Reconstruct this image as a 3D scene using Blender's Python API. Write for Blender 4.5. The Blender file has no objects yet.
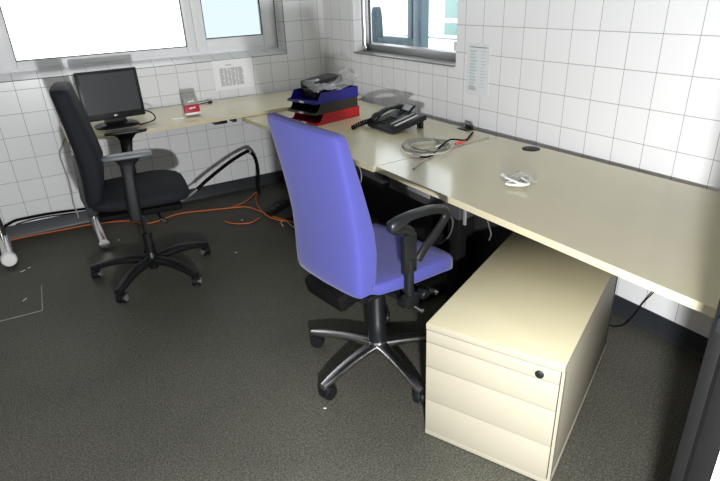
import bpy, bmesh, math, random
from mathutils import Vector, Matrix
random.seed(7)
C = bpy.context.scene.collection
PI = math.pi
T = 0.141                    # tile pitch of the wall tiles

# ------------------------------------------------------------------ camera
FPX = 542.757
CAM = Vector((-2.0789, -4.0464, 1.4198))
RT = Vector((0.85751281, -0.51282229, -0.04104965))
UP = Vector((0.24764839, 0.34152899, 0.90665772))
FW = Vector((0.45093465, 0.78763649, -0.4198651))
cam = bpy.data.cameras.new('camera')
camo = bpy.data.objects.new('camera', cam)
C.objects.link(camo)
cam.sensor_width = 36.0
cam.lens = 36.0 * FPX / 720.0
cam.clip_start = 0.02
camo.matrix_world = Matrix(((RT.x, UP.x, -FW.x, CAM.x), (RT.y, UP.y, -FW.y, CAM.y), (RT.z, UP.z, -FW.z, CAM.z), (0, 0, 0, 1)))
bpy.context.scene.camera = camo

def at(u, v, z):             # the point of the horizontal plane z that lies on a sight line
    d = RT * ((u - 360) / FPX) + UP * ((240.5 - v) / FPX) + FW
    return CAM + d * ((z - CAM.z) / d.z)

# ------------------------------------------------------------------ materials
def new_mat(name):
    m = bpy.data.materials.new(name); m.use_nodes = True
    return m, m.node_tree.nodes, m.node_tree.links, m.node_tree.nodes['Principled BSDF']

def mat(name, col, rough=0.5, metal=0.0, var=0.06, scale=30.0, spec=0.5, bump=0.0, bscale=200.0, sheen=0.0):
    m, n, l, b = new_mat(name)
    tc = n.new('ShaderNodeTexCoord')
    nz = n.new('ShaderNodeTexNoise'); nz.inputs['Scale'].default_value = scale; nz.inputs['Detail'].default_value = 3
    l.new(tc.outputs['Object'], nz.inputs['Vector'])
    mx = n.new('ShaderNodeMix'); mx.data_type = 'RGBA'
    mx.inputs[6].default_value = [max(0, c * (1 - var)) for c in col] + [1]
    mx.inputs[7].default_value = [min(1, c * (1 + var)) for c in col] + [1]
    l.new(nz.outputs['Fac'], mx.inputs[0]); l.new(mx.outputs[2], b.inputs['Base Color'])
    b.inputs['Roughness'].default_value = rough; b.inputs['Metallic'].default_value = metal
    b.inputs['Specular IOR Level'].default_value = spec
    if sheen: b.inputs['Sheen Weight'].default_value = sheen
    if bump:
        n2 = n.new('ShaderNodeTexNoise'); n2.inputs['Scale'].default_value = bscale
        l.new(tc.outputs['Object'], n2.inputs['Vector'])
        bp = n.new('ShaderNodeBump'); bp.inputs['Strength'].default_value = bump; bp.inputs['Distance'].default_value = 0.002
        l.new(n2.outputs['Fac'], bp.inputs['Height']); l.new(bp.outputs['Normal'], b.inputs['Normal'])
    return m

def tile_mat():
    m, n, l, b = new_mat('white_wall_tile')
    g = n.new('ShaderNodeNewGeometry')
    sp = n.new('ShaderNodeSeparateXYZ'); l.new(g.outputs['Position'], sp.inputs[0])
    sn = n.new('ShaderNodeSeparateXYZ'); l.new(g.outputs['True Normal'], sn.inputs[0])
    def mth(op, a, bb=None, c=None):
        q = n.new('ShaderNodeMath'); q.operation = op
        for i, x in enumerate((a, bb, c)):
            if x is None: continue
            if isinstance(x, (int, float)): q.inputs[i].default_value = x
            else: l.new(x, q.inputs[i])
        return q.outputs[0]
    masks = []; ids = []
    for ax, off, pitch in ((0, -0.341 * T, T), (1, -3.875 * T, 0.9842 * T), (2, 0.67 * T, T)):
        p = mth('DIVIDE', mth('SUBTRACT', sp.outputs[ax], off), pitch)
        ids.append(mth('FLOOR', p))
        d = mth('ABSOLUTE', mth('SUBTRACT', mth('FRACT', mth('ADD', p, 0.5)), 0.5))
        mk = mth('SUBTRACT', 1.0, mth('SMOOTH_MIN', mth('DIVIDE', d, 0.0130), 1.0, 0.3))
        mk = mth('MAXIMUM', mk, 0.0)
        gate = mth('LESS_THAN', mth('ABSOLUTE', sn.outputs[ax]), 0.5)
        masks.append(mth('MULTIPLY', mk, gate))
    mk = mth('MAXIMUM', mth('MAXIMUM', masks[0], masks[1]), masks[2])
    cx = n.new('ShaderNodeCombineXYZ')
    for i in range(3): l.new(ids[i], cx.inputs[i])
    wn = n.new('ShaderNodeTexWhiteNoise'); l.new(cx.outputs[0], wn.inputs['Vector'])
    v = mth('MULTIPLY_ADD', wn.outputs['Value'], 0.03, 0.0)
    base = n.new('ShaderNodeMix'); base.data_type = 'RGBA'
    base.inputs[6].default_value = (0.80, 0.80, 0.80, 1); base.inputs[7].default_value = (0.68, 0.69, 0.70, 1)
    l.new(mth('MULTIPLY', v, 8.0), base.inputs[0])
    mx = n.new('ShaderNodeMix'); mx.data_type = 'RGBA'
    l.new(mk, mx.inputs[0]); l.new(base.outputs[2], mx.inputs[6]); mx.inputs[7].default_value = (0.12, 0.118, 0.115, 1)
    l.new(mx.outputs[2], b.inputs['Base Color'])
    l.new(mth('MULTIPLY_ADD', mk, 0.5, 0.28), b.inputs['Roughness'])
    b.inputs['Specular IOR Level'].default_value = 0.4
    bp = n.new('ShaderNodeBump'); bp.invert = True; bp.inputs['Strength'].default_value = 0.35; bp.inputs['Distance'].default_value = 0.0015
    l.new(mk, bp.inputs['Height']); l.new(bp.outputs['Normal'], b.inputs['Normal'])
    return m

def floor_mat():
    m, n, l, b = new_mat('speckled_vinyl')
    tc = n.new('ShaderNodeTexCoord')
    a = n.new('ShaderNodeTexNoise'); a.inputs['Scale'].default_value = 170; a.inputs['Detail'].default_value = 2
    c = n.new('ShaderNodeTexNoise'); c.inputs['Scale'].default_value = 2.2; c.inputs['Detail'].default_value = 5
    v = n.new('ShaderNodeTexVoronoi'); v.inputs['Scale'].default_value = 170
    for q in (a, c, v): l.new(tc.outputs['Object'], q.inputs['Vector'])
    r = n.new('ShaderNodeValToRGB'); l.new(a.outputs['Fac'], r.inputs[0])
    r.color_ramp.elements[0].position = 0.36; r.color_ramp.elements[0].color = (0.040, 0.040, 0.032, 1)
    r.color_ramp.elements[1].position = 0.66; r.color_ramp.elements[1].color = (0.121, 0.118, 0.096, 1)
    r2 = n.new('ShaderNodeValToRGB'); l.new(c.outputs['Fac'], r2.inputs[0])
    r2.color_ramp.elements[0].position = 0.3; r2.color_ramp.elements[0].color = (0.80, 0.80, 0.80, 1)
    r2.color_ramp.elements[1].position = 0.7; r2.color_ramp.elements[1].color = (1.1, 1.09, 1.05, 1)
    mx = n.new('ShaderNodeMix'); mx.data_type = 'RGBA'; mx.blend_type = 'MULTIPLY'; mx.inputs[0].default_value = 1
    l.new(r.outputs[0], mx.inputs[6]); l.new(r2.outputs[0], mx.inputs[7])
    r3 = n.new('ShaderNodeValToRGB'); l.new(v.outputs['Color'], r3.inputs[0])
    r3.color_ramp.elements[0].position = 0.0; r3.color_ramp.elements[0].color = (0.75, 0.75, 0.75, 1)
    r3.color_ramp.elements[1].position = 1.0; r3.color_ramp.elements[1].color = (1.2, 1.2, 1.2, 1)
    m2 = n.new('ShaderNodeMix'); m2.data_type = 'RGBA'; m2.blend_type = 'MULTIPLY'; m2.inputs[0].default_value = 1
    l.new(mx.outputs[2], m2.inputs[6]); l.new(r3.outputs[0], m2.inputs[7])
    l.new(m2.outputs[2], b.inputs['Base Color'])
    b.inputs['Roughness'].default_value = 0.55; b.inputs['Specular IOR Level'].default_value = 0.35
    return m

def glass_mat(name, tint, gloss=0.06, rough=0.02):
    m, n, l, b = new_mat(name)
    n.remove(b)
    out = n['Material Output']
    t = n.new('ShaderNodeBsdfTransparent'); t.inputs[0].default_value = tuple(tint) + (1,)
    g = n.new('ShaderNodeBsdfGlossy'); g.inputs['Roughness'].default_value = rough
    fr = n.new('ShaderNodeLayerWeight'); fr.inputs[0].default_value = 0.5
    pw = n.new('ShaderNodeMath'); pw.operation = 'POWER'; pw.inputs[1].default_value = 5.0
    l.new(fr.outputs['Facing'], pw.inputs[0])
    ml = n.new('ShaderNodeMath'); ml.operation = 'MULTIPLY_ADD'; ml.inputs[1].default_value = 0.8; ml.inputs[2].default_value = gloss
    l.new(pw.outputs[0], ml.inputs[0])
    mx = n.new('ShaderNodeMixShader'); l.new(ml.outputs[0], mx.inputs[0])
    l.new(t.outputs[0], mx.inputs[1]); l.new(g.outputs[0], mx.inputs[2]); l.new(mx.outputs[0], out.inputs[0])
    return m

M = {
 'tile': tile_mat(), 'floor': floor_mat(),
 'plaster': mat('plaster', (0.42, 0.42, 0.41), 0.8, scale=8),
 'cove': mat('dark_vinyl_cove', (0.022, 0.025, 0.030), 0.42, scale=10, var=0.2),
 'pvc': mat('window_frame_coating', (0.80, 0.80, 0.81), 0.35, scale=6, var=0.03),
 'gasket': mat('black_gasket', (0.03, 0.03, 0.04), 0.6),
 'gapshade': mat('black_edge_gap_shade', (0.010, 0.010, 0.010), 0.7),
 'grooveshade': mat('matte_black_groove_shade', (0.0025, 0.0025, 0.0025), 0.9, spec=0.05),
 'grout': mat('dark_grout', (0.13, 0.13, 0.125), 0.7),
 'pane': glass_mat('clear_pane', (1.0, 1.0, 1.0), 0.0),
 'pane2': glass_mat('bluish_pane', (0.54, 0.575, 0.585), 0.0),
 'paneb': glass_mat('lobby_pane', (0.93, 0.95, 0.95), 0.02),
 'steel': mat('brushed_steel', (0.27, 0.265, 0.26), 0.38, 0.85, scale=60, var=0.1),
 'chrome': mat('chrome', (0.75, 0.75, 0.76), 0.16, 1.0, var=0.03),
 'alu': mat('polished_aluminium', (0.55, 0.55, 0.56), 0.27, 1.0, scale=40, var=0.15),
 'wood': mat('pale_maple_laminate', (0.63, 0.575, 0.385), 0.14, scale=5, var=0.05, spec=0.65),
 'edge': mat('maple_edge_band', (0.54, 0.485, 0.33), 0.45, scale=20, var=0.04),
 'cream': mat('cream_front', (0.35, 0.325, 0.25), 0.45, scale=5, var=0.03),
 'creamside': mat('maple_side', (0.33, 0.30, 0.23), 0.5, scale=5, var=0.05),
 'black': mat('black_plastic', (0.008, 0.0085, 0.0095), 0.38, var=0.15, spec=0.35),
 'blackd': mat('dull_black_plastic', (0.0045, 0.0045, 0.005), 0.75, var=0.15, spec=0.1),
 'blackm': mat('black_powder_coat', (0.009, 0.009, 0.010), 0.5, var=0.15, spec=0.3),
 'fabk': mat('black_fabric', (0.0125, 0.013, 0.016), 0.85, var=0.3, scale=200, bump=0.3, bscale=500, spec=0.2),
 'fabkb': mat('midnight_fabric', (0.009, 0.010, 0.013), 0.8, var=0.25, scale=150, bump=0.3, bscale=500, spec=0.25),
 'purple': mat('violet_blue_fabric', (0.062, 0.064, 0.265), 0.88, var=0.06, scale=120, bump=0.25, bscale=700, spec=0.15, sheen=0.15),
 'padlit': mat('lit_arm_pad', (0.125, 0.14, 0.155), 0.42, var=0.1),
 'paddark': mat('dark_arm_pad', (0.008, 0.010, 0.012), 0.36, var=0.1),
 'screen': mat('monitor_glass', (0.060, 0.061, 0.064), 0.30, var=0.04, scale=3, spec=0.12),
 'wheel': mat('caster_grey', (0.16, 0.17, 0.18), 0.4),
 'white': mat('white_plastic', (0.85, 0.85, 0.83), 0.4, var=0.03),
 'paper': mat('white_paper', (0.86, 0.86, 0.85), 0.7, var=0.02),
 'paperb': mat('pale_blue_paper', (0.72, 0.745, 0.755), 0.6, var=0.03),
 'ink': mat('grey_print', (0.50, 0.50, 0.51), 0.7, var=0.15, scale=400),
 'inkd': mat('dark_print', (0.22, 0.23, 0.25), 0.7, var=0.1, scale=300),
 'inkl': mat('faint_print', (0.52, 0.57, 0.60), 0.7, var=0.12, scale=300),
 'red': mat('crimson_card', (0.42, 0.016, 0.035), 0.45),
 'grey': mat('grey_card', (0.30, 0.30, 0.29), 0.5),
 'tblue': mat('blue_tray_plastic', (0.012, 0.012, 0.21), 0.35),
 'tred': mat('red_tray_plastic', (0.42, 0.006, 0.012), 0.35),
 'tbrown': mat('smoked_tray_plastic', (0.026, 0.021, 0.014), 0.35),
 'orange': mat('orange_cable', (0.52, 0.14, 0.035), 0.5),
 'cgrey': mat('grey_cable', (0.36, 0.35, 0.33), 0.5),
 'cmid': mat('mid_grey_cable', (0.20, 0.20, 0.19), 0.5),
 'cdark': mat('dim_grey_cable', (0.05, 0.05, 0.05), 0.6),
 'clight': mat('light_cable', (0.62, 0.61, 0.58), 0.5),
 'cblack': mat('black_cable', (0.007, 0.007, 0.008), 0.7, spec=0.06),
 'doorgrey': mat('dark_grey_frame_paint', (0.0048, 0.0048, 0.0050), 0.45, spec=0.12, scale=25, var=0.18, bump=0.15, bscale=60),
 'redplug': mat('red_plug', (0.62, 0.10, 0.07), 0.4),
 'seam': mat('floor_seam', (0.30, 0.29, 0.26), 0.6, var=0.2, scale=80),
 'blueframe': mat('blue_grey_frame', (0.060, 0.098, 0.125), 0.4, var=0.05),
 'teal': mat('pale_teal_panel', (0.20, 0.33, 0.31), 0.5),
 'outwall': mat('sunlit_white_wall', (0.85, 0.86, 0.86), 0.8, scale=4),
 'outchair': mat('slate_fabric', (0.055, 0.080, 0.100), 0.8),
 'pink': mat('mauve_strip', (0.16, 0.12, 0.155), 0.5),
 'lcd': mat('lcd_grey', (0.34, 0.35, 0.36), 0.25),
 'rail': mat('charcoal_rail', (0.030, 0.029, 0.030), 0.55),
 'label': mat('grey_label', (0.17, 0.165, 0.17), 0.5),
 'hatchfloor': mat('hatch_cover', (0.105, 0.105, 0.095), 0.5, scale=200, var=0.3),
}
def film_mat():
    m, n, l, b = new_mat('clear_film')
    n.remove(b); out = n['Material Output']
    t = n.new('ShaderNodeBsdfTransparent'); t.inputs[0].default_value = (0.93, 0.93, 0.93, 1)
    g = n.new('ShaderNodeBsdfGlossy'); g.inputs['Roughness'].default_value = 0.18
    d = n.new('ShaderNodeBsdfDiffuse'); d.inputs[0].default_value = (0.8, 0.8, 0.8, 1)
    lw = n.new('ShaderNodeLayerWeight'); lw.inputs[0].default_value = 0.35
    m1 = n.new('ShaderNodeMixShader'); m1.inputs[0].default_value = 0.35
    l.new(d.outputs[0], m1.inputs[1]); l.new(g.outputs[0], m1.inputs[2])
    mm = n.new('ShaderNodeMath'); mm.operation = 'MULTIPLY_ADD'; mm.inputs[1].default_value = 0.55; mm.inputs[2].default_value = 0.16
    l.new(lw.outputs['Facing'], mm.inputs[0])
    m2 = n.new('ShaderNodeMixShader'); l.new(mm.outputs[0], m2.inputs[0])
    l.new(t.outputs[0], m2.inputs[1]); l.new(m1.outputs[0], m2.inputs[2]); l.new(m2.outputs[0], out.inputs[0])
    return m
M['film'] = film_mat()

# ------------------------------------------------------------------ mesh helpers
def shade(me, deg=40):
    bm = bmesh.new(); bm.from_mesh(me)
    bmesh.ops.recalc_face_normals(bm, faces=bm.faces)
    lim = math.radians(deg)
    for e in bm.edges:
        e.smooth = len(e.link_faces) == 2 and e.calc_face_angle(0) < lim
    for f in bm.faces: f.smooth = True
    bm.to_mesh(me); bm.free()

def obj(name, bm, m, parent=None, loc=(0, 0, 0), deg=40):
    me = bpy.data.meshes.new(name); bm.to_mesh(me); bm.free()
    shade(me, deg)
    ms = m if isinstance(m, (list, tuple)) else [m]
    for q in ms: me.materials.append(M[q] if isinstance(q, str) else q)
    o = bpy.data.objects.new(name, me); C.objects.link(o); o.location = loc
    if parent: o.parent = parent
    return o

def tag(o, label=None, cat=None, group=None, kind=None):
    if label: o['label'] = label
    if cat: o['category'] = cat
    if group: o['group'] = group
    if kind: o['kind'] = kind
    return o

def thing(name, label, cat, loc=(0, 0, 0), rotz=0.0, group=None):
    o = bpy.data.objects.new(name, None); C.objects.link(o)
    o.empty_display_size = 0.1
    o.location = loc; o.rotation_euler = (0, 0, rotz)
    return tag(o, label, cat, group)

def B(): return bmesh.new()

def box(bm, c, s, bev=0.0, rot=None, segs=2, mi=0):
    r = bmesh.ops.create_cube(bm, size=1.0)
    vs = r['verts']
    bmesh.ops.scale(bm, vec=s, verts=vs)
    fs = set(f for v in vs for f in v.link_faces)
    if bev > 0:
        es = list(set(e for v in vs for e in v.link_edges))
        rr = bmesh.ops.bevel(bm, geom=es, offset=min(bev, min(s) * 0.49), segments=segs, affect='EDGES', profile=0.5)
        vs = list(set(rr['verts'])); 
        fs = set(rr['faces']); vs = list(set(v for f in fs for v in f.verts) | set(vs))
        fs = set(f for v in vs for f in v.link_faces)
    if rot is not None: bmesh.ops.rotate(bm, cent=(0, 0, 0), matrix=rot, verts=vs)
    bmesh.ops.translate(bm, vec=c, verts=vs)
    if mi:
        for f in fs: f.material_index = mi
    return vs

def bb(bm, x0, x1, y0, y1, z0, z1, bev=0.0, mi=0):
    return box(bm, ((x0 + x1) / 2, (y0 + y1) / 2, (z0 + z1) / 2), (abs(x1 - x0), abs(y1 - y0), abs(z1 - z0)), bev, mi=mi)

def spline(pts, n=8, closed=False):
    pts = [Vector(p) for p in pts]; out = []; N = len(pts)
    rng = N if closed else N - 1
    for i in range(rng):
        if closed: p0, p1, p2, p3 = pts[i - 1], pts[i], pts[(i + 1) % N], pts[(i + 2) % N]
        else: p0, p1, p2, p3 = pts[max(i - 1, 0)], pts[i], pts[i + 1], pts[min(i + 2, N - 1)]
        for k in range(n):
            t = k / n
            out.append(0.5 * ((2 * p1) + (p2 - p0) * t + (2 * p0 - 5 * p1 + 4 * p2 - p3) * t * t + (3 * p1 - p0 - 3 * p2 + p3) * t ** 3))
    if not closed: out.append(pts[-1])
    return out

def tube(bm, pts, r, segs=8, closed=False, flat=1.0):
    pts = [Vector(p) for p in pts]; N = len(pts)
    rs = r if isinstance(r, (list, tuple)) else [r] * N
    rings = []; nrm = None
    for i, p in enumerate(pts):
        if closed: t = pts[(i + 1) % N] - pts[i - 1]
        else: t = pts[min(i + 1, N - 1)] - pts[max(i - 1, 0)]
        if t.length < 1e-9: t = Vector((0, 0, 1))
        t.normalize()
        if nrm is None:
            a = Vector((0, 0, 1)) if abs(t.z) < 0.9 else Vector((1, 0, 0))
            nrm = t.cross(a).normalized()
        nrm = (nrm - t * nrm.dot(t)).normalized()
        bn = t.cross(nrm)
        rings.append([bm.verts.new(p + nrm * (math.cos(2 * PI * k / segs) * rs[i]) + bn * (math.sin(2 * PI * k / segs) * rs[i] * flat)) for k in range(segs)])
    for i in range(N if closed else N - 1):
        a, b = rings[i], rings[(i + 1) % N]
        for k in range(segs):
            bm.faces.new((a[k], a[(k + 1) % segs], b[(k + 1) % segs], b[k]))
    if not closed:
        bm.faces.new(rings[0][::-1]); bm.faces.new(rings[-1])
    return bm

def lathe(bm, prof, segs=24, c=(0, 0, 0), axis='z'):
    rings = []
    for r, z in prof:
        ring = []
        for k in range(segs):
            a = 2 * PI * k / segs
            p = (r * math.cos(a), r * math.sin(a), z)
            if axis == 'y': p = (p[0], p[2], p[1])
            if axis == 'x': p = (p[2], p[0], p[1])
            ring.append(bm.verts.new((p[0] + c[0], p[1] + c[1], p[2] + c[2])))
        rings.append(ring)
    for a, b in zip(rings, rings[1:]):
        for k in range(segs): bm.faces.new((a[k], a[(k + 1) % segs], b[(k + 1) % segs], b[k]))
    bm.faces.new(rings[0][::-1]); bm.faces.new(rings[-1])
    return bm

def loft(bm, rings, cap=True):
    R = [[bm.verts.new(p) for p in ring] for ring in rings]
    n = len(R[0])
    for a, b in zip(R, R[1:]):
        for k in range(n): bm.faces.new((a[k], a[(k + 1) % n], b[(k + 1) % n], b[k]))
    if cap: bm.faces.new(R[0][::-1]); bm.faces.new(R[-1])
    return bm

def sup(a, b, e=4.0, n=32):      # superellipse outline
    out = []
    for k in range(n):
        t = 2 * PI * k / n
        c, s = math.cos(t), math.sin(t)
        out.append((a * math.copysign(abs(c) ** (2 / e), c), b * math.copysign(abs(s) ** (2 / e), s)))
    return out

def prism(bm, poly, z0, z1, bev=0.0):
    a = [bm.verts.new((x, y, z0)) for x, y in poly]; b = [bm.verts.new((x, y, z1)) for x, y in poly]
    n = len(poly)
    bm.faces.new(a[::-1]); bm.faces.new(b)
    for k in range(n): bm.faces.new((a[k], a[(k + 1) % n], b[(k + 1) % n], b[k]))
    if bev:
        vs = set(a + b)
        es = [e for e in bm.edges if e.verts[0] in vs and e.verts[1] in vs]
        bmesh.ops.bevel(bm, geom=es, offset=bev, segments=2, affect='EDGES', profile=0.5)
    return bm

def quad(bm, a, b, c, d, mi=0):
    f = bm.faces.new([bm.verts.new(p) for p in (a, b, c, d)]); f.material_index = mi
    return f

def struct(name, bm, m, parent=None, deg=30):
    o = obj(name, bm, m, parent, deg=deg)
    if parent is None: o['kind'] = 'structure'
    return o

def copy_tree(o, parent=None):
    c = o.copy(); C.objects.link(c)
    if parent: c.parent = parent
    for ch in list(o.children): copy_tree(ch, c)
    return c

# ------------------------------------------------------------------ room
XL, YF, ZC = -4.6, -3.70, 2.75     # left wall, doorway wall, ceiling
YB = -5.6                          # ceiling and walls run to here to keep sky light out of the doorway
bm = B(); bb(bm, XL, 0.0, YB, 0.0, -0.08, 0.0); struct('floor', bm, 'floor')
bm = B(); bb(bm, XL - 0.12, 0.32, YB - 0.1, 0.32, ZC, ZC + 0.1); struct('ceiling', bm, 'plaster')

def wall_open(name, axis, lo, hi, o0, o1, z0, z1, p0, p1, m='tile'):
    """wall with one rectangular opening; axis 'x' runs along x (plane y), 'y' along y (plane x)"""
    bm = B()
    def seg(a, b, c, d):
        if b - a < 1e-4 or d - c < 1e-4: return
        if axis == 'x': bb(bm, a, b, min(p0, p1), max(p0, p1), c, d)
        else: bb(bm, min(p0, p1), max(p0, p1), a, b, c, d)
    seg(lo, o0, 0, ZC); seg(o1, hi, 0, ZC); seg(o0, o1, 0, z0); seg(o0, o1, z1, ZC)
    return struct(name, bm, m)
WA = dict(x0=-2.30, x1=-0.333, z0=0.995, z1=1.95, d=0.125)
WB = dict(y0=-1.585, y1=-0.466, z0=1.003, z1=1.85, d=0.10)
wall_open('wall_back', 'x', XL, 0.0, WA['x0'], WA['x1'], WA['z0'], WA['z1'], 0.0, 0.30)
wall_open('wall_right', 'y', YF - 0.12, 0.30, WB['y0'], WB['y1'], WB['z0'], WB['z1'], 0.0, 0.15)
bm = B(); bb(bm, XL - 0.12, XL, YB, 0.30, 0, ZC); struct('wall_left', bm, 'plaster')
bm = B(); bb(bm, XL, 0.15, YB - 0.1, YB, 0, ZC); bb(bm, 0.0, 0.15, YB, YF - 0.12, 0, ZC); struct('wall_sky_block', bm, 'plaster')  # unseen walls added behind the camera to shut out world light
DX0, DX1, DZ = -2.34, -1.241, 2.06
bm = B(); bb(bm, XL, DX0 - 0.05, YF - 0.057, YF, 0, ZC); bb(bm, DX1 + 0.010, 0, YF - 0.058, YF - 0.0005, 0, ZC); bb(bm, DX0 - 0.05, DX1 + 0.010, YF - 0.057, YF, DZ + 0.06, ZC)
struct('wall_front', bm, 'tile')

def cove(bm, pts_fn, a, b, h=0.0945):
    prof = [(0.0, 0.0), (0.013, 0.0), (0.013, 0.002), (0.008, 0.008), (0.005, 0.020), (0.004, h), (0.0, h)]
    r0 = [bm.verts.new(pts_fn(a, p, q)) for p, q in prof]; r1 = [bm.verts.new(pts_fn(b, p, q)) for p, q in prof]
    n = len(prof)
    for k in range(n): bm.faces.new((r0[k], r0[(k + 1) % n], r1[(k + 1) % n], r1[k]))
    bm.faces.new(r0[::-1]); bm.faces.new(r1)
bm = B(); cove(bm, lambda t, p, q: (t, -p, q), XL, 0); struct('baseboard_back', bm, 'cove')
bm = B(); cove(bm, lambda t, p, q: (-p, t, q), YF, 0); struct('baseboard_right', bm, 'cove')
bm = B(); cove(bm, lambda t, p, q: (XL + p, t, q), YF, 0); struct('baseboard_left', bm, 'cove')

# door frame of the doorway the room is seen through
f = thing('door_1', 'dark grey steel door frame at the right edge of the photo', 'door frame', (DX1, YF - 0.05, 0)); f['kind'] = 'structure'
bm = B(); bb(bm, 0.0, 0.0095, 0.030, 0.051, 0, DZ, 0.0008); obj('door_jamb', bm, 'doorgrey', f)
bm = B(); bb(bm, 0.0, 0.0095, -0.0078, 0.0245, 0, DZ, 0.0004); obj('door_stop', bm, 'doorgrey', f)
bm = B(); bb(bm, 0.004, 0.0095, 0.0245, 0.030, 0, DZ); obj('groove', bm, 'grooveshade', f)  # recessed groove, its shade put in as a near-black colour
bm = B(); bb(bm, -0.006, 0.006, 0.020, 0.044, 0.905, 0.932, 0.002); obj('latch_plate', bm, 'black', f)
bm = B(); bb(bm, DX0 - DX1 - 0.05, DX0 - DX1, -0.0085, 0.051, 0, DZ, 0.003); obj('door_jamb', bm, 'doorgrey', f)
bm = B(); bb(bm, DX0 - DX1 - 0.05, 0.0095, -0.0078, 0.051, DZ, DZ + 0.06, 0.003); obj('door_head', bm, 'doorgrey', f)

# window in the back wall
w = thing('window_1', 'wide white framed window with bright panes above the narrow desk', 'window', (0, 0, 0)); w['kind'] = 'structure'
d = WA['d']
bm = B()   # sloping tiled sill and the tiled reveal on the right
vs = [(WA['x0'], 0.0, WA['z0']), (WA['x1'], 0.0, WA['z0']), (WA['x1'] - 0.006, d, 1.034), (WA['x0'], d, 1.034)]
lo = [(x, y, WA['z0'] - 0.001) for x, y, z in vs]
loft(bm, [lo, [(x, y, z + 0.001) for x, y, z in vs]]); obj('sill', bm, 'tile', w, deg=20)
bm = B(); bb(bm, WA['x0'] - 0.004, WA['x1'] + 0.004, -0.0008, 0.0012, WA['z0'] - 0.002, WA['z0'] + 0.002); bb(bm, WA['x1'] - 0.002, WA['x1'] + 0.002, -0.0008, 0.0012, WA['z0'], WA['z1']); bb(bm, -0.352, -0.346, d - 0.006, d + 0.001, 1.034, WA['z1']); obj('grout_line', bm, 'grout', w)
fx0, fx1, fz0, fz1 = -2.28, -0.345, 1.032, 1.94
bm = B()
bb(bm, fx0, fx1, d - 0.002, d + 0.07, fz0, fz0 + 0.035, 0.004); bb(bm, fx0, fx1, d - 0.002, d + 0.07, fz1 - 0.05, fz1, 0.004)
bb(bm, fx0, fx0 + 0.05, d, d + 0.068, fz0, fz1, 0.004); bb(bm, fx1 - 0.045, fx1, d, d + 0.068, fz0, fz1, 0.004)
bb(bm, -1.0, -0.965, d, d + 0.068, fz0, fz1, 0.004); obj('frame', bm, 'pvc', w)
def sash(x0, x1, z0, z1, wl, wr, wb, wt, pm, label=None):
    bm = B(); y0, y1 = d - 0.014, d + 0.045
    bb(bm, x0, x0 + wl, y0, y1, z0, z1, 0.005); bb(bm, x1 - wr, x1, y0, y1, z0, z1, 0.005)
    bb(bm, x0 + wl, x1 - wr, y0 + 0.0005, y1, z0, z0 + wb, 0.005); bb(bm, x0 + wl, x1 - wr, y0 + 0.0005, y1, z1 - wt, z1, 0.005)
    s = obj('sash', bm, 'pvc', w)
    bm = B(); t = 0.006
    a0, a1, b0, b1 = x0 + wl, x1 - wr, z0 + wb, z1 - wt
    bb(bm, a0, a1, y0 + 0.008, y0 + 0.02, b0, b0 + t); bb(bm, a0, a1, y0 + 0.008, y0 + 0.02, b1 - t, b1)
    bb(bm, a0, a0 + t, y0 + 0.008, y0 + 0.02, b0, b1); bb(bm, a1 - t, a1, y0 + 0.008, y0 + 0.02, b0, b1)
    obj('gasket', bm, 'gasket', s)
    bm = B(); bb(bm, a0, a1, y0 + 0.018, y0 + 0.024, b0, b1); obj('pane', bm, pm, s)
sash(-2.235, -0.985, 1.052, 1.91, 0.118, 0.058, 0.044, 0.06, 'pane')
sash(-0.978, -0.375, 1.060, 1.91, 0.075, 0.088, 0.076, 0.08, 'pane2')

# window in the right wall: stainless frame
w = thing('window_2', 'stainless steel framed window in the right wall above the phone', 'window', (0, 0, 0)); w['kind'] = 'structure'
y0, y1, z0, z1, d = WB['y0'], WB['y1'], WB['z0'], WB['z1'], WB['d']
bm = B()
loft(bm, [[(-0.012, y0, z0 - 0.002), (-0.012, y1, z0 - 0.002), (d, y1, z0), (d, y0, z0)], [(-0.012, y0, z0 + 0.007), (-0.012, y1, z0 + 0.007), (d, y1, z0 + 0.022), (d, y0, z0 + 0.022)]])
obj('sill', bm, 'steel', w)
bm = B(); bb(bm, d - 0.03, d + 0.06, y0, y1, z0 + 0.004, z0 + 0.060, 0.003); bb(bm, d - 0.03, d + 0.06, y0, y1, z1 - 0.06, z1, 0.003)
bb(bm, d - 0.03, d + 0.06, y0, y0 + 0.012, z0, z1, 0.003); obj('frame', bm, 'steel', w)
bm = B(); bb(bm, d - 0.055, d - 0.01, y1 - 0.052, y1 - 0.030, z0 + 0.012, z1, 0.003); obj('stile', bm, 'steel', w)
bm = B(); lathe(bm, [(0.009, z0 + 0.045), (0.009, z1)], 12, (d - 0.052, y1 - 0.064, 0)); lathe(bm, [(0.008, z0 + 0.015), (0.019, z0 + 0.020), (0.021, z0 + 0.034), (0.012, z0 + 0.046), (0.009, z0 + 0.052)], 14, (d - 0.052, y1 - 0.064, 0)); obj('chrome_rod', bm, 'chrome', w)
bm = B(); bb(bm, d - 0.028, d - 0.012, y1 - 0.089, y1 - 0.082, z0 + 0.058, z1); obj('gasket', bm, 'gasket', w)
bm = B(); bb(bm, d, d + 0.008, y0 + 0.01, y1 - 0.04, z0 + 0.055, z1 - 0.05); obj('pane', bm, 'paneb', w)

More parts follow.
